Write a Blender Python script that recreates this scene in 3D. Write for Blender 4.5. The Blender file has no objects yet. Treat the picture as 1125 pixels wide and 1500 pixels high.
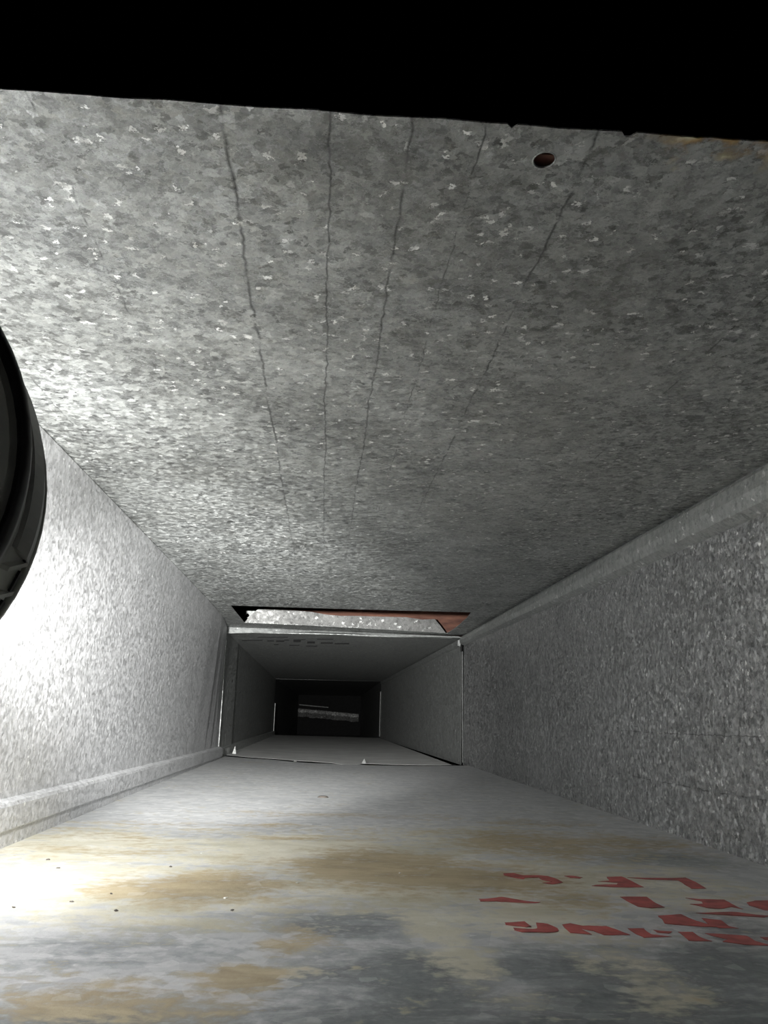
import bpy, bmesh, math, random
from mathutils import Vector, Matrix, noise
from mathutils.geometry import tessellate_polygon

random.seed(7)
C = bpy.context.scene.collection
SC = bpy.context.scene
U = 0.14                      # one unit = height of the duct ceiling above the lens, in metres
Z0 = 0.5                      # lens height above the duct floor, in units


def W(x, y, z):               # duct units (origin at the lens) -> world metres
    return Vector((x * U, y * U, (z + Z0) * U))


# ------------------------------------------------------------------ camera
cam_d = bpy.data.cameras.new('camera')
cam = bpy.data.objects.new('camera', cam_d)
C.objects.link(cam)
cam_d.sensor_fit = 'HORIZONTAL'
cam_d.sensor_width = 36.0
cam_d.lens = 1219.0 / 1125.0 * 36.0
cam_d.clip_start = 0.005
cam_d.clip_end = 50
RX = (0.99709372, -0.03703474, 0.06657734)      # duct X in camera axes
RY = (-0.07349797, -0.23757723, 0.96858407)
RZ = (0.020054, 0.9706624, 0.23960874)
M = Matrix(((RX[0], RX[1], -RX[2], 0), (RY[0], RY[1], -RY[2], 0), (RZ[0], RZ[1], -RZ[2], 0), (0, 0, 0, 1)))
M.translation = W(0, 0, 0)
cam.matrix_world = M
SC.camera = cam

# ------------------------------------------------------------------ world, exposure
wd = bpy.data.worlds.new('world')
wd.use_nodes = True
wd.node_tree.nodes['Background'].inputs[0].default_value = (0.02, 0.022, 0.02, 1)
wd.node_tree.nodes['Background'].inputs[1].default_value = 0.0
SC.world = wd
SC.view_settings.view_transform = 'Standard'
SC.view_settings.look = 'None'
SC.view_settings.exposure = 0.0
SC.view_settings.gamma = 1
SC.view_settings.use_curve_mapping = False

# ------------------------------------------------------------------ lamp light (flood and beam of the work lamp, plus an added far spot)
LC = (-0.703, 0.95, 0.30)     # centre of the lamp's back, duct units
LYAW, LPIT = -0.297, 0.01
LN = Vector((math.sin(LYAW) * math.cos(LPIT), math.cos(LYAW) * math.cos(LPIT), math.sin(LPIT)))


def lamp_spot(name, power, size, blend, radius, along=0.30, aim=None, color=(1, 1, 0.985)):
    l = bpy.data.lights.new(name, 'SPOT')
    l.energy = power
    l.spot_size = math.radians(size)
    l.spot_blend = blend
    l.shadow_soft_size = radius
    l.color = color
    o = bpy.data.objects.new(name, l)
    C.objects.link(o)
    d = aim or LN
    p = Vector(LC) + LN * along
    o.location = W(*p)
    o.rotation_euler = Vector(d).to_track_quat('-Z', 'Y').to_euler()
    return o


LAMP_FLOOD = lamp_spot('lamp_flood', 0.95, 110, 0.18, 0.010, aim=Vector((-0.2, 1, 0.08)))
LAMP_BEAM = lamp_spot('lamp_beam', 16.0, 86, 1.0, 0.010, aim=Vector((-0.20, 1, -0.03)))
LAMP_FILL = lamp_spot('lamp_fill', 85.0, 36, 1.0, 0.010, aim=Vector((0.06, 1, -0.005)))  # narrow spot added at the lamp to brighten the far duct
# weak fill light added beside the lens, with no real source there
fill_d = bpy.data.lights.new('fill_light', 'POINT')
fill_d.energy = 0.014
fill_d.shadow_soft_size = 0.004
fill_o = bpy.data.objects.new('fill_light', fill_d)
C.objects.link(fill_o)
fill_o.location = W(-0.1, -0.1, 0.12)


# ------------------------------------------------------------------ materials
def nn(nt, t, **k):
    n = nt.nodes.new(t)
    for a, v in k.items():
        setattr(n, a, v)
    return n


def math_n(nt, op, a, b=None, c=None, clamp=False):
    n = nt.nodes.new('ShaderNodeMath')
    n.operation = op
    n.use_clamp = clamp
    for i, v in enumerate((a, b, c)):
        if v is None:
            continue
        if isinstance(v, (int, float)):
            n.inputs[i].default_value = v
        else:
            nt.links.new(v, n.inputs[i])
    return n.outputs[0]


def mixc(nt, fac, a, b, mode='MIX'):
    n = nt.nodes.new('ShaderNodeMix')
    n.data_type = 'RGBA'
    n.blend_type = mode
    for i, v in ((0, fac), (6, a), (7, b)):
        if isinstance(v, (int, float)):
            n.inputs[i].default_value = v
        elif isinstance(v, tuple):
            n.inputs[i].default_value = (*v, 1) if len(v) == 3 else v
        else:
            nt.links.new(v, n.inputs[i])
    return n.outputs[2]


def ramp(nt, fac, stops):
    n = nt.nodes.new('ShaderNodeValToRGB')
    while len(n.color_ramp.elements) < len(stops):
        n.color_ramp.elements.new(0.5)
    for e, (p, c) in zip(n.color_ramp.elements, stops):
        e.position = p
        e.color = (c, c, c, 1) if isinstance(c, float) else (*c, 1)
    nt.links.new(fac, n.inputs[0])
    return n.outputs[0]


def tex(nt, kind, vec, scale, **k):
    n = nt.nodes.new(kind)
    nt.links.new(vec, n.inputs['Vector'])
    n.inputs['Scale'].default_value = scale
    for a, v in k.items():
        n.inputs[a].default_value = v
    return n


def new_mat(name):
    m = bpy.data.materials.new(name)
    m.use_nodes = True
    nt = m.node_tree
    b = nt.nodes['Principled BSDF']
    co = nn(nt, 'ShaderNodeTexCoord').outputs['Object']
    return m, nt, b, co


def lines_mask(nt, co, axis, specs, fade=None):
    """thin roller scratches along the duct: specs = (coordinate in metres, half width, breakup)"""
    sep = nn(nt, 'ShaderNodeSeparateXYZ')
    nt.links.new(co, sep.inputs[0])
    X = sep.outputs[axis]
    mp = nn(nt, 'ShaderNodeMapping')
    nt.links.new(co, mp.inputs[0])
    sc = [1, 1, 1]
    sc[axis] = 0.15
    mp.inputs['Scale'].default_value = sc
    wob = tex(nt, 'ShaderNodeTexNoise', mp.outputs[0], 130, Detail=3).outputs[0]
    wob2 = tex(nt, 'ShaderNodeTexNoise', mp.outputs[0], 9, Detail=1).outputs[0]
    X = math_n(nt, 'ADD', X, math_n(nt, 'MULTIPLY', math_n(nt, 'SUBTRACT', wob, 0.5), 0.0026))
    X = math_n(nt, 'ADD', X, math_n(nt, 'MULTIPLY', math_n(nt, 'SUBTRACT', wob2, 0.5), 0.003))
    brk = tex(nt, 'ShaderNodeTexNoise', co, 75, Detail=5, Roughness=0.7).outputs[0]
    out = None
    for x, w, br in specs:
        d = math_n(nt, 'ABSOLUTE', math_n(nt, 'SUBTRACT', X, x))
        v = math_n(nt, 'SUBTRACT', 1.0, math_n(nt, 'DIVIDE', d, w), clamp=True)
        v = math_n(nt, 'MULTIPLY', v, math_n(nt, 'MULTIPLY_ADD', math_n(nt, 'SUBTRACT', brk, br), 8.0, 0.0, clamp=True))
        out = v if out is None else math_n(nt, 'MAXIMUM', out, v)
    if fade:
        v = math_n(nt, 'MULTIPLY_ADD', sep.outputs[1], -1 / (fade[1] - fade[0]), fade[1] / (fade[1] - fade[0]), clamp=True)
        out = math_n(nt, 'MULTIPLY', out, v)
    return out


def galv(name, dark, light, scale=280, metal=0.55, rough=0.5, tilt=0.35, spark=0.955, tint=(0.97, 1.0, 0.975),
         lines=None, rust=False, fade=None, patina=0.0, blotch=0.3):
    """spangled galvanised steel"""
    m, nt, b, co = new_mat(name)
    # crystal cells, jagged by noise
    nz = tex(nt, 'ShaderNodeTexNoise', co, scale * 1.1, Detail=5, Roughness=0.7)
    off = nn(nt, 'ShaderNodeVectorMath', operation='MULTIPLY_ADD')
    nt.links.new(nz.outputs['Color'], off.inputs[0])
    k = 2.6 / scale
    off.inputs[1].default_value = (k, k, k)
    nt.links.new(co, off.inputs[2])
    off0 = off
    v1 = tex(nt, 'ShaderNodeTexVoronoi', off.outputs[0], scale)
    v2 = tex(nt, 'ShaderNodeTexVoronoi', off.outputs[0], scale * 0.47)
    big = tex(nt, 'ShaderNodeTexNoise', co, 14, Detail=4, Roughness=0.6).outputs[0]
    fn = tex(nt, 'ShaderNodeTexVoronoi', off0.outputs[0], scale * 2.6)
    sf = nn(nt, 'ShaderNodeSeparateColor')
    nt.links.new(fn.outputs['Color'], sf.inputs[0])
    fine = sf.outputs[0]
    s1 = nn(nt, 'ShaderNodeSeparateColor')
    nt.links.new(v1.outputs['Color'], s1.inputs[0])
    s2 = nn(nt, 'ShaderNodeSeparateColor')
    nt.links.new(v2.outputs['Color'], s2.inputs[0])
    f = math_n(nt, 'ADD', math_n(nt, 'MULTIPLY', s1.outputs[0], 0.52), math_n(nt, 'MULTIPLY', s2.outputs[0], 0.22))
    f = math_n(nt, 'ADD', f, math_n(nt, 'MULTIPLY', math_n(nt, 'SUBTRACT', big, 0.5), blotch * 2))
    f = math_n(nt, 'ADD', f, math_n(nt, 'MULTIPLY', fine, 0.3), clamp=True)
    base = ramp(nt, f, [(0.16, tuple(dark * t for t in tint)), (0.82, tuple(light * t for t in tint))])
    v3 = tex(nt, 'ShaderNodeTexVoronoi', off.outputs[0], scale * 1.5)
    s3 = nn(nt, 'ShaderNodeSeparateColor')
    nt.links.new(v3.outputs['Color'], s3.inputs[0])
    base = mixc(nt, math_n(nt, 'MULTIPLY', math_n(nt, 'SUBTRACT', s3.outputs[0], 0.78), 3.0, clamp=True), base, tuple(dark * 0.55 * t for t in tint))
    sp = math_n(nt, 'MULTIPLY', math_n(nt, 'SUBTRACT', s3.outputs[1], spark), 1.0 / (1.001 - spark) * 3, clamp=True)
    base = mixc(nt, sp, base, (0.88, 0.89, 0.87))  # white flecks put the glint of bright crystals into the colour
    if patina:
        pn = tex(nt, 'ShaderNodeTexNoise', co, 22, Detail=5, Roughness=0.7).outputs[0]
        base = mixc(nt, math_n(nt, 'MULTIPLY', ramp(nt, pn, [(0.42, 0.0), (0.62, 1.0)]), patina), base, (0.30, 0.295, 0.25))
    if lines:
        lm = lines_mask(nt, co, lines[0], lines[1], fade)
        base = mixc(nt, math_n(nt, 'MULTIPLY', lm, 0.85), base, (0.03, 0.03, 0.03))
    if rust:
        sep = nn(nt, 'ShaderNodeSeparateXYZ')
        nt.links.new(co, sep.inputs[0])
        rn = tex(nt, 'ShaderNodeTexNoise', co, 160, Detail=4).outputs[0]
        # along the cut edge, on its right-hand end
        a = math_n(nt, 'SUBTRACT', 1.305 * U, sep.outputs[1])
        a = math_n(nt, 'ADD', math_n(nt, 'MULTIPLY', a, 110.0), math_n(nt, 'MULTIPLY', math_n(nt, 'SUBTRACT', rn, 0.62), 5.0), clamp=True)
        c = math_n(nt, 'MULTIPLY', math_n(nt, 'SUBTRACT', sep.outputs[0], 0.50 * U), 1 / (0.12 * U), clamp=True)
        rr = math_n(nt, 'MULTIPLY', a, c, clamp=True)
        base = mixc(nt, rr, base, ramp(nt, rn, [(0.35, (0.10, 0.035, 0.012)), (0.55, (0.42, 0.27, 0.10)), (0.7, (0.62, 0.60, 0.42))]))
    nt.links.new(base, b.inputs['Base Color'])
    b.inputs['Metallic'].default_value = metal
    ro = math_n(nt, 'MULTIPLY_ADD', s1.outputs[2], 0.25, rough - 0.12)
    nt.links.new(ro, b.inputs['Roughness'])
    # every crystal faces a slightly different way
    g = nn(nt, 'ShaderNodeNewGeometry')
    d = nn(nt, 'ShaderNodeVectorMath', operation='SUBTRACT')
    nt.links.new(v1.outputs['Color'], d.inputs[0])
    d.inputs[1].default_value = (0.5, 0.5, 0.5)
    e = nn(nt, 'ShaderNodeVectorMath', operation='MULTIPLY_ADD')
    nt.links.new(d.outputs[0], e.inputs[0])
    e.inputs[1].default_value = (tilt, tilt, tilt)
    nt.links.new(g.outputs['Normal'], e.inputs[2])
    nm = nn(nt, 'ShaderNodeVectorMath', operation='NORMALIZE')
    nt.links.new(e.outputs[0], nm.inputs[0])
    bp = nn(nt, 'ShaderNodeBump')
    bp.inputs['Strength'].default_value = 0.35
    bp.inputs['Distance'].default_value = 0.0006
    nt.links.new(nz.outputs[0], bp.inputs['Height'])
    nt.links.new(nm.outputs[0], bp.inputs['Normal'])
    nt.links.new(bp.outputs[0], b.inputs['Normal'])
    return m


def plain(name, col, rough=0.5, metal=0.0, nscale=60, var=0.25, emit=None):
    m, nt, b, co = new_mat(name)
    n = tex(nt, 'ShaderNodeTexNoise', co, nscale, Detail=4).outputs[0]
    nt.links.new(ramp(nt, n, [(0.3, tuple(c * (1 - var) for c in col)), (0.7, tuple(min(1, c * (1 + var)) for c in col))]), b.inputs['Base Color'])
    b.inputs['Roughness'].default_value = rough
    b.inputs['Metallic'].default_value = metal
    bp = nn(nt, 'ShaderNodeBump')
    bp.inputs['Strength'].default_value = 0.25
    bp.inputs['Distance'].default_value = 0.0004
    nt.links.new(n, bp.inputs['Height'])
    nt.links.new(bp.outputs[0], b.inputs['Normal'])
    if emit:
        b.inputs['Emission Color'].default_value = (1, 1, 1, 1)
        b.inputs['Emission Strength'].default_value = emit
    return m


def wood(name, a, c, rough=0.8):
    m, nt, b, co = new_mat(name)
    mp = nn(nt, 'ShaderNodeMapping')
    mp.inputs['Scale'].default_value = (3, 60, 60)
    nt.links.new(co, mp.inputs[0])
    n = tex(nt, 'ShaderNodeTexNoise', mp.outputs[0], 1.6, Detail=6, Roughness=0.65).outputs[0]
    nt.links.new(ramp(nt, n, [(0.35, a), (0.65, c)]), b.inputs['Base Color'])
    b.inputs['Roughness'].default_value = rough
    bp = nn(nt, 'ShaderNodeBump')
    bp.inputs['Strength'].default_value = 0.5
    bp.inputs['Distance'].default_value = 0.001
    nt.links.new(n, bp.inputs['Height'])
    nt.links.new(bp.outputs[0], b.inputs['Normal'])
    return m


def floor_material():
    m, nt, b, co = new_mat('oxidised galvanised floor')
    at = nn(nt, 'ShaderNodeAttribute', attribute_name='wear')
    s = nn(nt, 'ShaderNodeSeparateColor')
    nt.links.new(at.outputs['Color'], s.inputs[0])
    mp = nn(nt, 'ShaderNodeMapping')
    mp.inputs['Scale'].default_value = (0.42, 1, 1)
    nt.links.new(co, mp.inputs[0])
    n1 = tex(nt, 'ShaderNodeTexNoise', mp.outputs[0], 60, Detail=7, Roughness=0.68, Distortion=0.8).outputs[0]
    n2 = tex(nt, 'ShaderNodeTexNoise', co, 190, Detail=4, Roughness=0.6).outputs[0]
    n3 = tex(nt, 'ShaderNodeTexNoise', mp.outputs[0], 26, Detail=5, Roughness=0.6, Distortion=1.2).outputs[0]
    vo = tex(nt, 'ShaderNodeTexVoronoi', co, 170)
    vs = nn(nt, 'ShaderNodeSeparateColor')
    nt.links.new(vo.outputs['Color'], vs.inputs[0])
    f = math_n(nt, 'ADD', math_n(nt, 'MULTIPLY', vs.outputs[0], 0.25), math_n(nt, 'MULTIPLY', n1, 0.75))
    base = ramp(nt, f, [(0.3, (0.36, 0.37, 0.38)), (0.75, (0.60, 0.60, 0.595))])

    def m_(ch, amp, lo=0.25, hi=0.75):
        v = math_n(nt, 'ADD', s.outputs[ch], math_n(nt, 'MULTIPLY', math_n(nt, 'SUBTRACT', n1, 0.5), amp))
        v = math_n(nt, 'ADD', v, math_n(nt, 'MULTIPLY', math_n(nt, 'SUBTRACT', n2, 0.5), amp * 0.6))
        return ramp(nt, v, [(lo, 0.0), (hi, 1.0)])
    base = mixc(nt, math_n(nt, 'MULTIPLY', m_(2, 2.2, 0.2, 0.75), 0.9), base, ramp(nt, n2, [(0.35, (0.09, 0.10, 0.105)), (0.7, (0.21, 0.23, 0.235))]))
    base = mixc(nt, math_n(nt, 'MULTIPLY', m_(1, 2.4), 0.85), base, ramp(nt, n3, [(0.35, (0.46, 0.43, 0.31)), (0.65, (0.64, 0.61, 0.50))]))
    base = mixc(nt, math_n(nt, 'MULTIPLY', m_(0, 2.2), 0.92), base, ramp(nt, n1, [(0.35, (0.25, 0.19, 0.10)), (0.7, (0.46, 0.385, 0.25))]))
    fl = math_n(nt, 'MULTIPLY', math_n(nt, 'SUBTRACT', vs.outputs[1], 0.93), 12, clamp=True)
    base = mixc(nt, math_n(nt, 'MULTIPLY', fl, 0.25), base, (0.75, 0.76, 0.74))
    nt.links.new(base, b.inputs['Base Color'])
    b.inputs['Metallic'].default_value = 0.1
    b.inputs['Roughness'].default_value = 0.55
    bp = nn(nt, 'ShaderNodeBump')
    bp.inputs['Strength'].default_value = 0.35
    bp.inputs['Distance'].default_value = 0.0008
    nt.links.new(n2, bp.inputs['Height'])
    nt.links.new(bp.outputs[0], b.inputs['Normal'])
    return m


XL = (-0.93, -0.53, -0.208, -0.022, 0.122, 0.25, 0.447, 1.03)
M_CEIL = galv('spangled ceiling sheet', 0.11, 0.60, 360, metal=0.5, rough=0.48, tilt=0.5, spark=0.975,
              lines=(0, [(XL[0] * U, .0004, .46), (XL[1] * U, .0005, .48), (XL[2] * U, .0008, .36), (XL[3] * U, .0005, .3),
                         (XL[4] * U, .0006, .36), (XL[5] * U, .0004, .46), (XL[6] * U, .0006, .42), (XL[7] * U, .0006, .47)]),
              fade=(3.2 * U, 6.5 * U), rust=True, patina=0.12)
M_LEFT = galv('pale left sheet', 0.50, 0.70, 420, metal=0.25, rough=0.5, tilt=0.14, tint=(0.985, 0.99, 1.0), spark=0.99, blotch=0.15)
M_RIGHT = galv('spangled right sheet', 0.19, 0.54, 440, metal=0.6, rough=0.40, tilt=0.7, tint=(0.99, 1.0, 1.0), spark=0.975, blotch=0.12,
               lines=(2, [((-0.045 + Z0) * U, .0005, .40), ((-0.28 + Z0) * U, .0006, .42)]), fade=(4.2 * U, 5.6 * U))
M_INNER = galv('dull inner sheet', 0.22, 0.34, 260, metal=0.45, rough=0.55, tilt=0.15, spark=0.995, blotch=0.15)
M_FAR = galv('dark far sheet', 0.06, 0.12, 260, metal=0.3, rough=0.7, tilt=0.1, spark=0.999, blotch=0.15)  # much darker than the nearer sheets
M_SEAM = galv('seam metal', 0.34, 0.50, 300, metal=0.5, rough=0.42, tilt=0.25, spark=0.985, blotch=0.1)
M_EDGE = plain('bare cut edge', (0.55, 0.56, 0.54), 0.35, 0.7, 300)
M_FLAP = galv('bright spangled flap', 0.15, 0.36, 190, metal=0.4, rough=0.45, tilt=0.22, tint=(1, 1, 0.97), spark=0.965)
M_FLOOR = floor_material()
M_FLOOR2 = plain('dusty inner floor metal', (0.60, 0.60, 0.585), 0.6, 0.0, 18, 0.15)
M_RED = plain('worn red print', (0.34, 0.075, 0.065), 0.6, 0, 130, 0.4)
M_PRINT = plain('faded black print', (0.05, 0.05, 0.05), 0.7)
M_BLK = plain('black plastic', (0.07, 0.07, 0.062), 0.45)
M_RUB = plain('black rubber gasket', (0.006, 0.006, 0.006), 0.5)
M_GRY = plain('dark grey plastic', (0.17, 0.175, 0.15), 0.42)
M_SHADE = plain('recess shade black', (0.003, 0.003, 0.003), 0.9)  # near-black colour standing in for shade inside gaps and recesses
M_LENS = plain('lit lamp lens', (0.9, 0.9, 0.9), 0.3, emit=6.0)
M_END_SHADE = plain('end plate shade black', (0.012, 0.012, 0.012), 0.9)  # near-black colour keeps the far end looking unlit under the beam
M_WOOD = wood('old reddish timber', (0.07, 0.026, 0.018), (0.20, 0.088, 0.055))
M_GRIT = plain('dark grit', (0.08, 0.07, 0.06), 0.8)
M_GRITL = plain('pale zinc flake', (0.75, 0.75, 0.72), 0.4, 0.4)


# ------------------------------------------------------------------ object helpers
def tag(o, label=None, cat=None, group=None, kind=None):
    if label:
        o['label'] = label
    if cat:
        o['category'] = cat
    if group:
        o['group'] = group
    if kind:
        o['kind'] = kind
    return o


def link(name, me, mat, parent=None, smooth=False):
    for x in (mat if isinstance(mat, (list, tuple)) else [mat]):
        me.materials.append(x)
    o = bpy.data.objects.new(name, me)
    C.objects.link(o)
    if parent:
        o.parent = parent
        o.matrix_parent_inverse = parent.matrix_world.inverted()
    if smooth:
        for p in me.polygons:
            p.use_smooth = True
    return o


def mesh_of(verts, faces, name='mesh'):
    me = bpy.data.meshes.new(name)
    me.from_pydata([tuple(v) for v in verts], [], faces)
    me.update()
    return me


def empty(name, loc):
    o = bpy.data.objects.new(name, None)
    o.empty_display_size = 0.02
    C.objects.link(o)
    o.location = loc
    bpy.context.view_layer.update()
    return o


def solid(outline, holes, f, d, name='sheet'):
    """outline and holes are 2D loops; f maps (a, b) to a world point, d is the thickness offset"""
    loops = [outline] + holes
    tris = tessellate_polygon([[Vector((a, b, 0)) for a, b in lp] for lp in loops])
    pts = [p for lp in loops for p in lp]
    n = len(pts)
    verts = [f(*p) for p in pts] + [f(*p) + d for p in pts]
    faces = [tuple(t) for t in tris] + [tuple(n + i for i in reversed(t)) for t in tris]
    k = 0
    for lp in loops:
        m = len(lp)
        for i in range(m):
            a, b = k + i, k + (i + 1) % m
            faces.append((a, b, n + b, n + a))
        k += m
    me = mesh_of(verts, faces, name)
    bm = bmesh.new()
    bm.from_mesh(me)
    bmesh.ops.recalc_face_normals(bm, faces=bm.faces)
    bm.to_mesh(me)
    bm.free()
    return me


def slab(quad, d, name='sheet'):
    """a thin sheet through four world points"""
    v = [Vector(q) for q in quad]
    vs = v + [q + d for q in v]
    me = mesh_of(vs, [(0, 1, 2, 3), (7, 6, 5, 4), (0, 4, 5, 1), (1, 5, 6, 2), (2, 6, 7, 3), (3, 7, 4, 0)], name)
    bm = bmesh.new()
    bm.from_mesh(me)
    bmesh.ops.recalc_face_normals(bm, faces=bm.faces)
    bm.to_mesh(me)
    bm.free()
    return me


def loft(profiles, closed=True, name='loft'):
    n = len(profiles[0])
    vs = [p for pr in profiles for p in pr]
    fs = []
    for k in range(len(profiles) - 1):
        for i in range(n if closed else n - 1):
            j = (i + 1) % n
            fs.append((k * n + i, k * n + j, (k + 1) * n + j, (k + 1) * n + i))
    if closed:
        fs.append(tuple(reversed(range(n))))
        fs.append(tuple((len(profiles) - 1) * n + i for i in range(n)))
    me = mesh_of(vs, fs, name)
    bm = bmesh.new()
    bm.from_mesh(me)
    bmesh.ops.recalc_face_normals(bm, faces=bm.faces)
    bm.to_mesh(me)
    bm.free()
    return me


def tube(pts, r, seg=8, name='tube'):
    pr = []
    for i, p in enumerate(pts):
        p = Vector(p)
        t = (Vector(pts[min(i + 1, len(pts) - 1)]) - Vector(pts[max(i - 1, 0)])).normalized()
        a = t.cross(Vector((0.3, 0.2, 1))).normalized()
        b = t.cross(a)
        pr.append([p + r * (math.cos(q) * a + math.sin(q) * b) for q in [2 * math.pi * k / seg for k in range(seg)]])
    return loft(pr, True, name)


T = 0.0009                                     # sheet thickness in metres
J1, J2, YE = 10.2, 22.2, 38.0                  # joints and far end


def zfloor(x):
    return -0.487 - 0.0095 * (x + 1.165)


def jit(p, a, s=40):
    v = noise.noise_vector(Vector(p) * s) * a
    return p + v


# ------------------------------------------------------------------ floor
LETTERS = [[(0.635, 2.985), (0.671, 2.996), (0.697, 2.952), (0.748, 2.957), (0.776, 2.946), (0.794, 2.887), (0.796, 2.833), (0.754, 2.802), (0.726, 2.821), (0.764, 2.841), (0.74, 2.875), (0.739, 2.919), (0.689, 2.91), (0.681, 2.883), (0.655, 2.907), (0.63, 2.95)], [(0.834, 2.951), (0.865, 2.954), (0.889, 2.925), (0.876, 2.906), (0.846, 2.918)], [(0.471, 2.559), (0.511, 2.571), (0.545, 2.591), (0.573, 2.567), (0.601, 2.543), (0.643, 2.525), (0.615, 2.511), (0.559, 2.519), (0.517, 2.529), (0.469, 2.525)], [(0.485, 2.272), (0.54, 2.289), (0.544, 2.236), (0.529, 2.229), (0.499, 2.24), (0.482, 2.248)], [(0.495, 2.221), (0.531, 2.21), (0.555, 2.218), (0.567, 2.277), (0.594, 2.266), (0.607, 2.221), (0.598, 2.189), (0.57, 2.177), (0.507, 2.178), (0.492, 2.195)], [(0.63, 2.261), (0.656, 2.276), (0.681, 2.251), (0.708, 2.252), (0.742, 2.254), (0.759, 2.21), (0.773, 2.168), (0.705, 2.164), (0.691, 2.2), (0.666, 2.224), (0.677, 2.166), (0.627, 2.178)], [(0.918, 2.855), (0.963, 2.872), (0.975, 2.937), (1.03, 2.948), (1.035, 2.878), (1.038, 2.769), (0.963, 2.763), (0.873, 2.778), (0.899, 2.8), (0.964, 2.805), (0.98, 2.836), (0.954, 2.846)], [(1.044, 2.931), (1.104, 2.929), (1.211, 2.939), (1.252, 2.951), (1.253, 2.873), (1.24, 2.767), (1.188, 2.758), (1.195, 2.83), (1.202, 2.894), (1.094, 2.902)], [(0.906, 2.615), (0.99, 2.621), (0.984, 2.559), (0.988, 2.482), (0.944, 2.47), (0.912, 2.486), (0.906, 2.563)], [(0.927, 2.379), (1.0, 2.402), (1.007, 2.342), (1.021, 2.302), (1.055, 2.265), (1.001, 2.266), (0.947, 2.279), (0.91, 2.292), (0.923, 2.345)], [(1.04, 2.361), (1.084, 2.342), (1.075, 2.282), (1.09, 2.256), (1.039, 2.256), (1.028, 2.299)], [(1.106, 2.615), (1.16, 2.603), (1.219, 2.603), (1.214, 2.546), (1.215, 2.479), (1.194, 2.506), (1.146, 2.48), (1.114, 2.485), (1.083, 2.533), (1.126, 2.54), (1.136, 2.571)], [(1.271, 2.57), (1.313, 2.6), (1.392, 2.61), (1.308, 2.458), (1.274, 2.474), (1.259, 2.53)], [(1.05, 2.419), (1.164, 2.444), (1.204, 2.424), (1.256, 2.401), (1.226, 2.385), (1.149, 2.397)], [(0.79, 2.234), (0.833, 2.237), (0.829, 2.178), (0.873, 2.159), (0.798, 2.145), (0.791, 2.176)], [(0.852, 2.223), (0.895, 2.21), (0.879, 2.19), (0.852, 2.198)], [(0.909, 2.208), (0.948, 2.21), (0.946, 2.155), (0.958, 2.124), (0.9, 2.125), (0.907, 2.168)], [(0.974, 2.2), (1.073, 2.183), (1.07, 2.134), (1.089, 2.094), (1.029, 2.098), (0.983, 2.123), (1.008, 2.145), (0.98, 2.178)], [(1.102, 2.173), (1.136, 2.172), (1.12, 2.143), (1.101, 2.149)]]
BROWN = [(-0.45, 4.1, 0.5, 0.10, 0.45), (0.2, 4.6, 0.8, 0.12, 0.4), (1.1, 4.45, 0.4, 0.12, 0.5), (-0.7, 3.3, 0.35, 0.10, 0.5), (0.05, 3.75, 0.4, 0.08, 0.5), (-0.341, 2.687, 0.259, 0.24, 0.9), (0.226, 3.062, 0.307, 0.422, 0.9), (0.5, 2.876, 0.298, 0.282, 0.9), (0.723, 2.548, 0.123, 0.129, 0.7), (0.964, 3.714, 0.37, 0.401, 0.75), (1.381, 3.79, 0.293, 0.297, 0.7), (-0.171, 3.14, 0.214, 0.14, 0.35), (-0.798, 3.745, 0.555, 0.239, 0.35), (-0.989, 3.302, 0.211, 0.214, 0.3), (-0.166, 1.804, 0.098, 0.06, 0.9), (-0.106, 1.986, 0.073, 0.075, 0.8), (-0.028, 2.124, 0.063, 0.087, 0.6), (-0.396, 1.654, 0.223, 0.114, 0.75), (0.486, 4.026, 0.666, 0.166, 0.3), (-0.193, 1.711, 0.149, 0.07, 0.5)]
CREAM = [(-0.87, 3.458, 0.42, 0.496, 0.9), (-0.032, 3.402, 0.686, 0.488, 0.9), (-0.439, 2.648, 0.438, 0.471, 0.75), (0.289, 2.808, 0.566, 0.489, 0.8), (0.868, 2.917, 0.482, 0.317, 0.8), (1.345, 3.198, 0.329, 0.18, 0.3), (-0.22, 2.301, 0.274, 0.16, 0.6), (0.309, 2.116, 0.094, 0.416, 0.9), (0.536, 2.346, 0.281, 0.139, 0.8), (0.661, 1.86, 0.073, 0.189, 0.5), (0.663, 1.678, 0.119, 0.096, 0.45), (1.085, 2.601, 0.304, 0.194, 0.5), (0.572, 2.202, 0.263, 0.102, 0.6), (-0.052, 1.93, 0.085, 0.199, 0.35), (0.677, 3.758, 0.777, 0.508, 0.6)]
DARK = [(-0.5, 1.50, 0.5, 0.22, 0.75), (0.5, 1.50, 0.7, 0.25, 0.9), (0.218, 1.822, 0.176, 0.263, 0.8), (0.533, 1.788, 0.233, 0.257, 0.9), (0.852, 1.894, 0.179, 0.292, 0.8), (0.019, 1.814, 0.159, 0.26, 0.6), (0.103, 2.249, 0.293, 0.154, 0.75), (-0.436, 1.966, 0.31, 0.205, 0.45), (1.342, 3.327, 0.313, 0.259, 0.6), (1.052, 2.21, 0.164, 0.207, 0.55), (-0.797, 2.968, 0.321, 0.172, 0.35), (0.169, 2.48, 0.172, 0.121, 0.3), (-0.677, 2.546, 0.182, 0.107, 0.3), (0.61, 2.047, 0.328, 0.082, 0.5), (-0.336, 2.184, 0.16, 0.098, 0.4)]


def piece(x, pts):
    for (a, b), (c, d) in zip(pts, pts[1:]):
        if x <= c:
            return b + (d - b) * max(0.0, (x - a) / (c - a))
    return pts[-1][1]


def wavy(x):       # where the outer floor sheet stops
    return piece(x, [(-1.2, 10.55), (-.9, 10.25), (-.27, 9.62), (.2, 9.38), (.45, 9.42), (.9, 9.33), (1.3, 9.6), (1.75, 9.8)]) + .03 * math.sin(x * 9)


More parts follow.
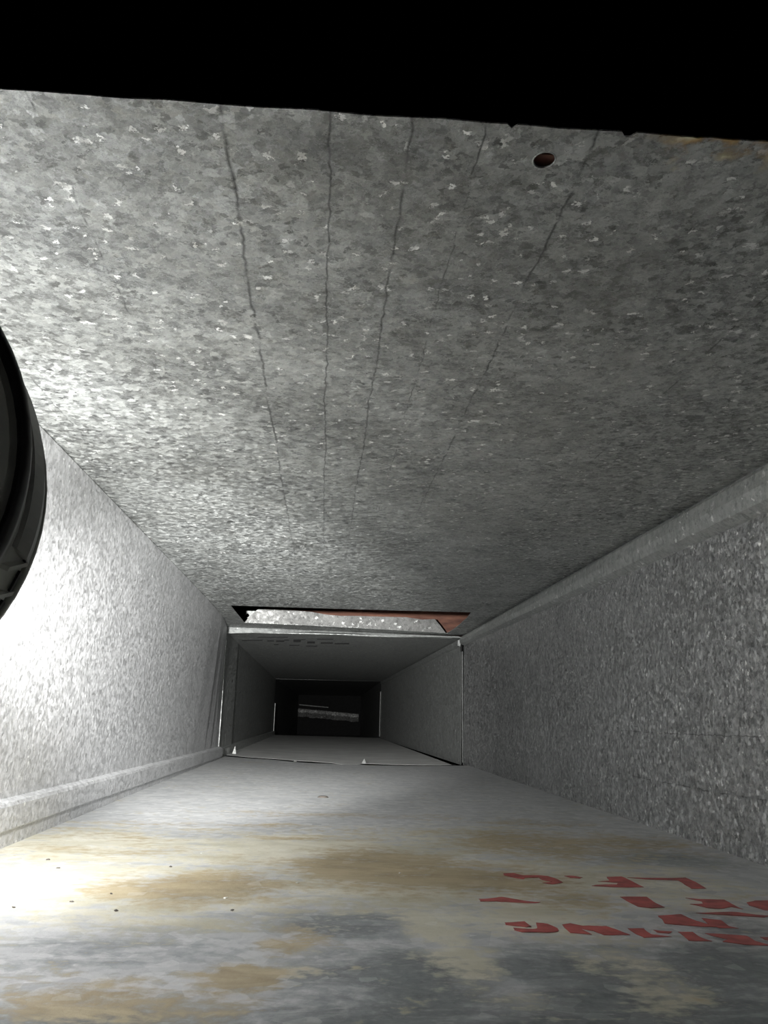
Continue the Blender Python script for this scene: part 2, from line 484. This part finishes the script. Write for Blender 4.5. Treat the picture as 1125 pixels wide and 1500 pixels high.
def gap(x):        # open gap before the inner sheet
    return piece(x, [(-1.2, .30), (-.6, .30), (-.1, .38), (.12, .22), (.25, .03), (.42, .03), (.5, .36), (.9, .30), (1.4, .16), (1.75, .3)])


def lift(x):
    return 0.0


def build_floor():
    nx, ny = 260, 420
    x0, x1, y0, y1 = -1.20, 1.74, -1.2, 10.35
    verts, wear = [], []
    for j in range(ny + 1):
        t = j / ny
        for i in range(nx + 1):
            x = x0 + (x1 - x0) * i / nx
            y = y0 + (wavy(x) - y0) * (0.45 * t + 0.55 * t * t)
            z = zfloor(x) + 0.004 * noise.noise(Vector((x * 1.3, y * 1.0, 3)))
            verts.append(W(x, y, z))
            q = Vector((x, y, 0))
            wv = noise.noise_vector(q * 3.2) * 0.10 + noise.noise_vector(q * 11) * 0.035
            xx, yy = x + wv.x, y + wv.y * 1.2
            c = []
            for S in (BROWN, CREAM, DARK):
                v = 0
                for cx, cy, rx, ry, s in S:
                    a = (xx - cx) / rx
                    b_ = (yy - cy) / ry
                    dd = a * a + b_ * b_
                    if dd < 2.2:
                        v = max(v, s * min(1.0, max(0.0, (1.48 - math.sqrt(dd)) / 1.0)))
                c.append(v)
            wear.append(c)
    faces = []
    for j in range(ny):
        for i in range(nx):
            a = j * (nx + 1) + i
            faces.append((a, a + 1, a + nx + 2, a + nx + 1))
    me = mesh_of(verts, faces, 'floor')
    at = me.color_attributes.new('wear', 'FLOAT_COLOR', 'POINT')
    at.data.foreach_set('color', [k for c in wear for k in (*c, 1.0)])
    o = link('floor', me, M_FLOOR, smooth=True)
    tag(o, 'galvanised duct floor with brown water stains and red stencilled print', 'floor', kind='structure')
    return o


floor = build_floor()
for poly in LETTERS:
    def ff(a, b, dz=0.0):
        z = zfloor(a) + 0.004 * noise.noise(Vector((a * 1.3, b * 1.0, 3)))
        return W(a, b, z) + Vector((0, 0, 0.00012))
    # ragged outline: every edge split and shaken a little
    pts = []
    for i, p in enumerate(poly):
        q = poly[(i + 1) % len(poly)]
        for k in range(3):
            t = k / 3
            a, b = p[0] + (q[0] - p[0]) * t, p[1] + (q[1] - p[1]) * t
            v = noise.noise_vector(Vector((a * 25, b * 25, 1))) * (0.004 if k else 0.0)
            pts.append((a + v.x, b + v.y * 1.5))
    link('printed_letter', solid(pts, [], ff, Vector((0, 0, 0.00010))), M_RED, floor)


xs = [-1.19 + 2.72 * i / 60 for i in range(61)]
rows = []
for t in [0, 0.02, 0.06, 0.15, 0.3, 0.5, 0.75, 1.0]:
    r = []
    for x in xs:
        ya = wavy(x) + gap(x)
        y = ya + (J2 - ya) * t
        xx = x + (-0.02 * t) if x < 0 else x - (x / 1.53) * 0.0 * t
        r.append((xx, y, zfloor(x) - 0.003))
    rows.append(r)
vs, fs = [], []
n = len(xs)
for r in rows:
    for x, y, z in r:
        vs.append(W(x, y, z))
base_n = len(vs)
for r in rows:
    for x, y, z in r:
        vs.append(W(x, y, z) - Vector((0, 0, .00018)))
for j in range(len(rows) - 1):
    for i in range(n - 1):
        a = j * n + i
        fs.append((a, a + 1, a + n + 1, a + n))
        fs.append((base_n + a, base_n + a + n, base_n + a + n + 1, base_n + a + 1))
for i in range(n - 1):
    fs.append((i, base_n + i, base_n + i + 1, i + 1))
tag(link('floor_sheet', mesh_of(vs, fs), M_FLOOR2, floor, smooth=False), 'dusty grey inner floor sheet beyond the joint')
link('floor_sheet', slab([W(-1.3, J2 - .3, -.78), W(1.9, J2 - .3, -.78), W(1.9, YE + .5, -.80), W(-1.3, YE + .5, -.80)], Vector((0, 0, -T))), M_FAR, floor)
link('step_plate', slab([W(-1.3, J2, -.78), W(1.9, J2, -.78), W(1.9, J2, -.515), W(-1.3, J2, -.515)], Vector((0, T, 0))), M_FAR, floor)
link('gap_shade', slab([W(-1.3, 8.9, -.56), W(1.8, 8.9, -.59), W(1.8, 11.5, -.59), W(-1.3, 11.5, -.56)], Vector((0, 0, -T))), M_SHADE, floor)  # black sheet put under the open gap as its shade
# burrs of torn metal on the lip, a screw head in the floor
for (x, y, h, w, m) in ((-0.267, 9.72, .018, .02, M_EDGE), (0.50, 9.72, .055, .028, M_EDGE), (-1.09, 11.2, .10, .025, M_EDGE)):
    zb = zfloor(x) - 0.004
    me = mesh_of([W(x - w, y, zb), W(x + w, y, zb), W(x + w * .2, y + .03, zb + h), W(x - w, y + .05, zb), W(x + w, y + .05, zb)],
                 [(0, 1, 2), (1, 4, 2), (4, 3, 2), (3, 0, 2), (0, 3, 4, 1)])
    link('metal_tab', me, m, floor)
bm = bmesh.new()
bmesh.ops.create_cone(bm, cap_ends=True, segments=16, radius1=.0052, radius2=.0035, depth=.0014)
me = bpy.data.meshes.new('screw')
bm.to_mesh(me)
bm.free()
so = link('screw_head', me, M_GRIT)
so.location = W(0.032, 5.55, zfloor(0.03)) + Vector((0, 0, .0006))
so.parent = floor

# ------------------------------------------------------------------ ceiling
SLOT = [(-0.89, 7.954), (-0.168, 7.966), (0.616, 7.965), (1.407, 7.938), (1.444, 8.389), (1.472, 9.034), (1.484, 9.548), (1.479, 9.997), (0.68, 9.768), (-0.193, 9.545), (-0.893, 9.441)]
FLAP = [(-0.893, 9.441, 1.0), (-0.838, 9.454, 1.08), (-0.753, 9.474, 1.161), (-0.601, 9.509, 1.163), (-0.356, 9.567, 1.169), (-0.162, 9.612, 1.165), (0.019, 9.655, 1.143), (0.178, 9.692, 1.137), (0.354, 9.733, 1.146), (0.787, 9.835, 1.159), (0.97, 9.878, 1.165), (1.172, 9.925, 1.147), (1.325, 9.961, 1.163), (1.393, 9.977, 1.09), (1.462, 9.993, 1.003), (0.683, 9.81, 1.004), (-0.194, 9.605, 1.006)]


def ceil_pt(a, b):
    return W(a, b, 1.0)


cut = []
rnd = random.Random(3)
N = 320
for i in range(N + 1):
    x = -1.19 + 2.93 * i / N
    y = 1.219 + 0.004 * noise.noise(Vector((x * 9, 0, 0)))
    if x > 0.62:
        y += 0.007 * noise.noise(Vector((x * 30, 4, 0)))
    cut.append((x, y))


def nick(px, w, d):
    for i, (x, y) in enumerate(cut):
        if abs(x - px) < w:
            cut[i] = (x, y + d)


nick(0.293, 0.007, 0.010)
nick(0.500, 0.009, 0.012)
outline = cut + [(1.74, J1), (-1.19, J1)]
hole = [(0.3715 + 0.0195 * math.cos(t) + 0.001 * math.sin(3 * t), 1.306 + 0.022 * math.sin(t)) for t in [2 * math.pi * k / 28 for k in range(28)]]
ceiling = link('ceiling', solid(outline, [hole, SLOT], ceil_pt, Vector((0, 0, .0004))), M_CEIL)
tag(ceiling, 'spangled galvanised duct ceiling sheet with scratches, a drilled hole and a slot', 'ceiling', kind='structure')
# raised burr around the drilled hole
ring = []
for k in range(28):
    t = 2 * math.pi * k / 28
    c = Vector((0.3715, 1.306, 0))
    pr = []
    for rr, dz in ((1.0, 0.002), (1.0, -.001), (1.05, -.0012), (1.12, 0)):
        pr.append(W(c.x + 0.0195 * rr * math.cos(t), c.y + 0.022 * rr * math.sin(t), 1.0 + dz))
    ring.append(pr)
ring.append(ring[0])
link('hole_burr', loft(ring, False), M_CEIL, ceiling, smooth=True)
# the tab cut out of the slot, folded up along its far edge
pa, pb = Vector((-0.893, 9.441)), Vector((1.479, 9.997))
fl2 = []
for (x, y, z) in FLAP:
    fl2.append((x, max(1.0, z)))


def flap_pt(a, b):
    t = (a - pa.x) / (pb.x - pa.x)
    return W(a, pa.y + (pb.y - pa.y) * t + 0.01, b)


link('folded_flap', solid(fl2, [], flap_pt, Vector((0, T, 0))), M_FLAP, ceiling)
# inner ceiling sheets
inner = link('ceiling_sheet', slab([W(-1.2, J1 - .05, .955), W(1.70, J1 - .05, .968), W(1.56, J2, .912), W(-1.22, J2, .912)], Vector((0, 0, T))), M_INNER, ceiling)
link('ceiling_sheet', slab([W(-1.25, J2 - .1, .93), W(1.75, J2 - .1, .93), W(1.85, YE + .4, .90), W(-1.25, YE + .4, .90)], Vector((0, 0, T))), M_FAR, ceiling)
for q in [[(-1.072, 11.119), (-0.797, 11.039), (-0.804, 11.146), (-1.081, 11.227)], [(-0.737, 11.091), (-0.649, 11.065), (-0.657, 11.208), (-0.746, 11.235)], [(-0.622, 11.057), (-0.513, 11.025), (-0.522, 11.24), (-0.633, 11.273)], [(-0.509, 10.93), (-0.445, 10.911), (-0.45, 11.033), (-0.514, 11.052)], [(-0.389, 10.869), (-0.295, 10.842), (-0.304, 11.23), (-0.402, 11.259)], [(-0.294, 10.808), (-0.232, 10.79), (-0.234, 10.892), (-0.297, 10.911)], [(-0.217, 11.114), (-0.115, 11.084), (-0.117, 11.376), (-0.222, 11.408)], [(-0.084, 10.714), (0.123, 10.654), (0.125, 10.754), (-0.085, 10.815)], [(-0.038, 11.205), (0.123, 11.157), (0.125, 11.34), (-0.038, 11.39)], [(0.148, 11.259), (0.341, 11.201), (0.348, 11.386), (0.151, 11.446)], [(-0.68, 11.632), (-0.617, 11.613), (-0.624, 11.75), (-0.687, 11.77)], [(-0.474, 11.705), (-0.331, 11.661), (-0.334, 11.8), (-0.48, 11.845)], [(-0.241, 11.761), (-0.085, 11.713), (-0.086, 11.874), (-0.243, 11.923)], [(-0.831, 10.642), (-0.447, 10.533), (-0.45, 10.614), (-0.837, 10.724)]]:
    vv = [W(x, y, .955 - (y - J1) * .0035 - .004 + (x + 1.2) * .0045) for x, y in q]
    link('printed_mark', slab(vv, Vector((0, 0, -.00008))), M_PRINT, inner)
# bent lip across the top of the joint: deep at its left end, thin at its right
lip_t, lip_b = [], []
for i in range(25):
    t = i / 24
    x = -1.155 + (1.655 + 1.155) * t
    y = 10.0 + 0.18 * t
    zt = 1.003 - 0.018 * t
    zb = 0.928 + 0.062 * (1 - (1 - min(1, t / 0.6)) ** 1.5) - 0.034 * max(0, t - 0.55)
    lip_t.append(W(x, y, zt))
    lip_b.append(W(x, y + 0.02, min(zb, zt - .02)))
prof = [[a, b, b + Vector((0, T, 0)), a + Vector((0, T, 0))] for a, b in zip(lip_t, lip_b)]
link('joint_lip', loft(prof, True), M_INNER, ceiling)
link('joint_cleat', tube([W(-1.13 + 2.70 * i / 12, J1 - .06 + .1 * i / 12, .965 - .006 * math.sin(i)) for i in range(13)], .0010), M_INNER, ceiling)
link('joint_cleat', tube([W(-1.2, J2 - .1, .915), W(1.52, J2 - .1, .918)], .0012), M_SEAM, ceiling)

# ------------------------------------------------------------------ left wall
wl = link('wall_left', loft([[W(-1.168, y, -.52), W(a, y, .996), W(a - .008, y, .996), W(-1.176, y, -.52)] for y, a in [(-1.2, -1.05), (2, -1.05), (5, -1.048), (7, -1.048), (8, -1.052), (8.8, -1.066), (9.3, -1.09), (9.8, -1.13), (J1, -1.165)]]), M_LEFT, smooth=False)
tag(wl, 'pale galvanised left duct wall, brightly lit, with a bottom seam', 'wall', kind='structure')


def wob(v, y, a=.0025):
    return v + a * noise.noise(Vector((y * 1.7, v * 9, 2)))


def run_profile(fn, y0, y1, n):
    out = []
    for i in range(n + 1):
        y = y0 + (y1 - y0) * i / n
        out.append([W(wob(x, y), y, wob(z, y + 9)) for x, z in fn(y)])
    return loft(out, True)


def lseam(y):
    k = (y - 3.2) / 6.7
    top = -.325 - .05 * k
    return [(-1.165, top + .012), (-1.125, top - .004), (-1.117, top - .016), (-1.12, top - .098), (-1.128, top - .104),
            (-1.133, -.50), (-1.175, -.50)]


link('seam_flange', run_profile(lseam, -1.2, J1 - .05, 60), M_LEFT, wl)
# joint: upright bead, folded strip, then the inner walls
link('joint_cleat', tube([W(-1.158 - .008 * (t), J1 - .1, -.49 + 1.44 * (1 - t)) for t in [i / 10 for i in range(11)]], .0009), M_SEAM, wl)
link('joint_strip', slab([W(-1.172, J1 - .02, -.5), W(-1.172, 11.6, -.5), W(-1.165, 11.6, .955), W(-1.165, J1 - .02, .955)], Vector((-T, 0, 0))), M_SEAM, wl)
link('wall_sheet', slab([W(-1.185, 11.55, -.5), W(-1.23, J2, -.52), W(-1.20, J2, .93), W(-1.175, 11.55, .955)], Vector((-T, 0, 0))), M_INNER, wl)
link('wall_sheet', slab([W(-1.23, J2, -.80), W(-1.02, YE, -.80), W(-1.02, YE, .93), W(-1.21, J2, .93)], Vector((-T, 0, 0))), M_FAR, wl)
link('joint_cleat', tube([W(-1.19, J2 - .1, -.49), W(-1.185, J2 - .1, .3)], .0016), M_EDGE, wl)


def lseam2(y):
    return [(-1.19, -.385), (-1.15, -.395), (-1.145, -.405), (-1.15, -.50), (-1.19, -.50)]


link('seam_flange', run_profile(lseam2, J1, J2 - .2, 20), M_SEAM, wl)

# ------------------------------------------------------------------ right wall
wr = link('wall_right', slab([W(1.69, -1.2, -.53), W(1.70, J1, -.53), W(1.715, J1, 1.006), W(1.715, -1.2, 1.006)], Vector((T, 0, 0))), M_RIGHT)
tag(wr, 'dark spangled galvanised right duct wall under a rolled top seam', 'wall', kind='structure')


def rseam(y):
    k = max(0, min(1, (y - 2.9) / 7))
    s = 1 - .45 * k
    return [(1.712, .990), (1.675, .975), (1.660, .955), (1.655, .955 - .06 * s), (1.664, .955 - .12 * s), (1.70, .955 - .145 * s), (1.712, .955 - .15 * s)]


link('seam_flange', run_profile(rseam, -1.2, J1 - .05, 60), M_SEAM, wr)
link('joint_cleat', tube([W(1.690, J1 - .05, .80 - 1.30 * t) for t in [i / 10 for i in range(11)]], .0006), M_INNER, wr)
link('joint_strip', slab([W(1.672, J1 - .06, .80), W(1.672, J1 - .01, .80), W(1.672, J1 - .01, .965), W(1.672, J1 - .06, .965)], Vector((.0022, 0, 0))), M_SHADE, wr)  # black strip standing in for the dark slit at the joint
link('wall_sheet', slab([W(1.68, J1, -.53), W(1.545, J2, -.53), W(1.545, J2, .93), W(1.69, J1, .97)], Vector((.0002, 0, 0))), M_INNER, wr)
link('wall_sheet', slab([W(1.56, J2, -.80), W(1.76, YE, -.80), W(1.76, YE, .93), W(1.56, J2, .93)], Vector((T, 0, 0))), M_FAR, wr)


def rseam2(y):
    k = (y - J1) / (J2 - J1)
    x = 1.69 - .145 * k
    zt = .955 - .04 * k
    return [(x, zt), (x - .03, zt - .01), (x - .034, zt - .07), (x, zt - .085)]


link('seam_flange', run_profile(rseam2, J1 + .1, J2 - .2, 20), M_INNER, wr)
link('joint_cleat', tube([W(1.52, J2 - .1, -.48), W(1.525, J2 - .1, .65)], .0014), M_EDGE, wr)

# ------------------------------------------------------------------ far end
wb = link('wall_back', slab([W(-1.05, YE, -.82), W(1.78, YE, -.82), W(1.78, YE, .93), W(-1.05, YE, .93)], Vector((0, T, 0))), M_END_SHADE)
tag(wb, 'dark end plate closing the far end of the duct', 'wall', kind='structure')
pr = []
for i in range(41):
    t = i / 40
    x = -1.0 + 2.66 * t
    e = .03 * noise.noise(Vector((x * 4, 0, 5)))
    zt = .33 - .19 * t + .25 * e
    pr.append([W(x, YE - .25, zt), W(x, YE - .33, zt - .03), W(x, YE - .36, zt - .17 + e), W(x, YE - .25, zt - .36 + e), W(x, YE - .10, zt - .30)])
tag(link('end_lit_strip', loft(pr, True), M_FLAP, wb), 'paler crumpled strip across the far end, made for its lit band')  # paler strip on the black plate, painting the band that catches light
link('end_rib', tube([W(-.98 + 1.3 * i / 8, YE - .2, .47 - .09 * i / 8) for i in range(9)], .0035), M_SEAM, wb)

# ------------------------------------------------------------------ timber above the duct
o = link('wood_board', slab([W(-1.3, 1.302, 1.012), W(2.0, 1.31, 1.012), W(2.0, 2.9, 1.012), W(-1.3, 2.9, 1.012)], Vector((0, 0, .0068))), M_WOOD)
tag(o, 'reddish timber board glimpsed through the drilled hole near the front ceiling edge', 'board')
pr = []
for i in range(13):
    x = -0.75 + 2.9 * i / 12
    y = 10.25 + .05 * math.sin(i)
    pr.append([W(x, y, 1.03), W(x, y + .6, 1.03), W(x, y + .6, 1.6), W(x, y, 1.6), W(x, y - .01, 1.22)])
o = link('wood_joist', loft(pr, True), M_WOOD)
tag(o, 'brown timber joist seen behind the folded flap in the ceiling slot', 'joist')
# perforated hanger strap at the slot's left end
hs = [(-1.02 + .0, 1.01), (-.86, 1.01), (-.80, 1.20), (-.96, 1.20)]
hh = [[(-.915 + .022 * math.cos(t), zc + .022 * math.sin(t)) for t in [2 * math.pi * k / 12 for k in range(12)]] for zc in (1.06, 1.145)]
o = link('hanger_strap', solid(hs, hh, lambda a, b: W(a, 10.0, b), Vector((0, T, 0))), M_INNER)
tag(o, 'perforated grey metal strap seen at the left end of the ceiling slot', 'strap')

# ------------------------------------------------------------------ work lamp
lamp = empty('work_lamp', W(-0.80, 1.02, zfloor(-.8)))
tag(lamp, 'round black ribbed plastic work lamp at the left edge, shining down the duct', 'lamp')
ez = LN
eu = ez.cross(Vector((0, 0, 1))).normalized()       # towards the right of the duct
ev = eu.cross(ez)


def LP(r, t, a):      # ring radius, angle, distance along the axis (from the back towards the lens)
    p = Vector(LC) + ez * a + (eu * math.cos(t) + ev * math.sin(t)) * r
    return W(*p)


def lathe(prof, seg=64):
    rings = []
    for r, a in prof:
        rings.append([LP(r, 2 * math.pi * k / seg, a) for k in range(seg)])
    vs = [p for rg in rings for p in rg]
    fs = []
    for j in range(len(prof) - 1):
        for k in range(seg):
            q = (k + 1) % seg
            fs.append((j * seg + k, j * seg + q, (j + 1) * seg + q, (j + 1) * seg + k))
    me = mesh_of(vs, fs)
    bm = bmesh.new()
    bm.from_mesh(me)
    bmesh.ops.recalc_face_normals(bm, faces=bm.faces)
    bm.to_mesh(me)
    bm.free()
    return me


def lbox(r0, r1, t0, t1, a0, a1, b0=None, b1=None):
    """a bar between two radii, two angles and two axial planes"""
    b0 = a0 if b0 is None else b0
    b1 = a1 if b1 is None else b1
    v = [LP(r0, t0, a0), LP(r0, t1, a0), LP(r1, t1, b0), LP(r1, t0, b0), LP(r0, t0, a1), LP(r0, t1, a1), LP(r1, t1, b1), LP(r1, t0, b1)]
    return mesh_of(v, [(0, 3, 2, 1), (4, 5, 6, 7), (0, 1, 5, 4), (1, 2, 6, 5), (2, 3, 7, 6), (3, 0, 4, 7)])


def panel_mesh(r0, r1, t0, t1, a0, a1, b0, b1, n=18):
    pr = []
    for i in range(n + 1):
        t = t0 + (t1 - t0) * i / n
        pr.append([LP(r0, t, a0), LP(r1 - .012, t, b0 - .01), LP(r1, t, b0 + .05), LP(r1, t, b1), LP(r0, t, a1)])
    return loft(pr, True)


M_BACK = plain('grey lamp back', (0.60, 0.61, 0.54), 0.4)
link('back_plate', lathe([(.0005, .02), (.06, .018), (.10, .0), (.115, .0), (.125, .012), (.235, .012), (.25, .004), (.266, -.004), (.310, -.004), (.319, .008), (.319, .04)]), M_BACK, lamp, smooth=False)
link('gasket', lathe([(.318, .03), (.319, -.002), (.322, -.008), (.328, -.009), (.333, -.004), (.336, .006), (.336, .03), (.318, .04)]), M_RUB, lamp, smooth=True)
link('housing', lathe([(.30, .03), (.328, .03), (.332, .10), (.338, .17), (.345, .20), (.345, .215)]), M_GRY, lamp, smooth=True)
link('rim', lathe([(.335, .232), (.342, .230), (.349, .232), (.353, .242), (.353, .262), (.346, .270), (.335, .275), (.333, .262)]), M_GRY, lamp, smooth=True)
link('recess_ring', lathe([(.33, .21), (.34, .235), (.332, .25)]), M_SHADE, lamp)  # black ring painting the shade behind the rim
link('reflector', lathe([(.08, .20), (.25, .225), (.33, .262)]), M_SEAM, lamp, smooth=True)
link('lens', lathe([(.0005, .262), (.20, .262), (.334, .262), (.334, .256), (.0005, .256)]), M_LENS, lamp)
NR = 46
for k in range(NR):
    t = 2 * math.pi * (k + .3) / NR
    if -.30 < (t + math.pi) % (2 * math.pi) - math.pi < .75:
        continue                              # the smooth grip panel is here
    sl = .10
    v = []
    for (r_, a, dt) in ((.326, .075, 0), (.340, .11, .01), (.350, .232, sl), (.334, .232, sl)):
        v.append(LP(r_, t + dt, a))
        v.append(LP(r_, t + dt + .020, a))
    me = mesh_of(v, [(0, 2, 4, 6), (1, 7, 5, 3), (0, 1, 3, 2), (2, 3, 5, 4), (4, 5, 7, 6), (6, 7, 1, 0)])
    link('rib', me, M_GRY, lamp)
    link('recess', lbox(.334, .3475, t + sl - .02 + .022, t + sl + .136 - .04, .195, .233), M_SHADE, lamp)  # solid black box as the shade between two ribs
for k in range(10):
    t = 2 * math.pi * (k + .15) / 10
    link('back_rib', lbox(.125, .255, t, t + .05, .014, -.006), M_BACK, lamp)
for k in range(10):
    t = 2 * math.pi * (k + .45) / 10
    link('vent_slot', lbox(.215, .262, t, t + .30, .013, -.0045), M_SHADE, lamp)  # solid black bar in place of a shaded opening
link('side_panel', panel_mesh(.326, .350, -.26, .70, .09, .232, .12, .232), M_BLK, lamp)
# foot and stem, out of the photograph below the lamp
zf = zfloor(-.8) + .006
link('stem', tube([W(-.80, 1.02, zf + .02), W(-.79, 1.05, -.15), W(-.755, 1.09, -.055)], .004, 10), M_BLK, lamp, smooth=True)
bm = bmesh.new()
bmesh.ops.create_cone(bm, cap_ends=True, segments=32, radius1=.036, radius2=.030, depth=.008)
for v in bm.verts:
    v.co += W(-.80, 1.02, zf) + Vector((0, 0, .004))
me = bpy.data.meshes.new('foot')
bm.to_mesh(me)
bm.free()
link('foot', me, M_BLK, lamp)

# ------------------------------------------------------------------ grit on the floor
rnd = random.Random(5)
chips = [(-0.763, 2.366, 0), (-0.639, 2.44, 0), (-0.502, 2.345, 0), (-0.563, 2.55, 0), (-0.212, 2.373, 0), (0.281, 2.957, 1),
         (-0.899, 3.078, 0), (-0.821, 2.93, 0), (-0.054, 2.752, 1), (-0.245, 2.521, 1), (-0.476, 2.992, 0), (-0.416, 3.282, 1)]
CHIP_LABEL = dict(zip([c[:2] for c in chips], [
    'tiny dark crumb of grit at the left edge of the floor, furthest left',
    'tiny dark crumb of grit left of the round brown stain, second from the left edge',
    'tiny dark crumb of grit below the left tip of the round brown stain',
    'tiny dark crumb of grit touching the left tip of the round brown stain',
    'tiny dark crumb of grit below the right end of the round brown stain, alone there',
    'tiny pale flake of zinc on the large middle brown stain',
    'tiny dark crumb of grit near the bottom seam of the left wall, further of two',
    'tiny dark crumb of grit near the bottom seam of the left wall, nearer of two',
    'tiny pale flake of zinc between the round and the large brown stains',
    'tiny pale flake of zinc on the round left brown stain',
    'tiny dark crumb of grit on the pale floor behind the round brown stain',
    'tiny pale flake of zinc furthest down the duct, behind the round brown stain']))
for x, y, k in chips:
    bm = bmesh.new()
    bmesh.ops.create_icosphere(bm, subdivisions=1, radius=.00045 + .0003 * rnd.random())
    for v in bm.verts:
        v.co.x *= 1 + rnd.random()
        v.co.z *= .6
        v.co += Vector((rnd.uniform(-1, 1), rnd.uniform(-1, 1), rnd.uniform(-1, 1))) * .00015
    me = bpy.data.meshes.new('chip')
    bm.to_mesh(me)
    bm.free()
    zz = zfloor(x) + 0.004 * noise.noise(Vector((x * 1.3, y * 1.0, 3)))
    o = link('debris_chip', me, M_GRITL if k else M_GRIT)
    o.location = W(x, y, zz) + Vector((0, 0, .0002))
    o.rotation_euler.z = rnd.random() * 3
    tag(o, CHIP_LABEL[(x, y)], 'debris', 'pale flakes on the floor' if k else 'dark grit on the floor')
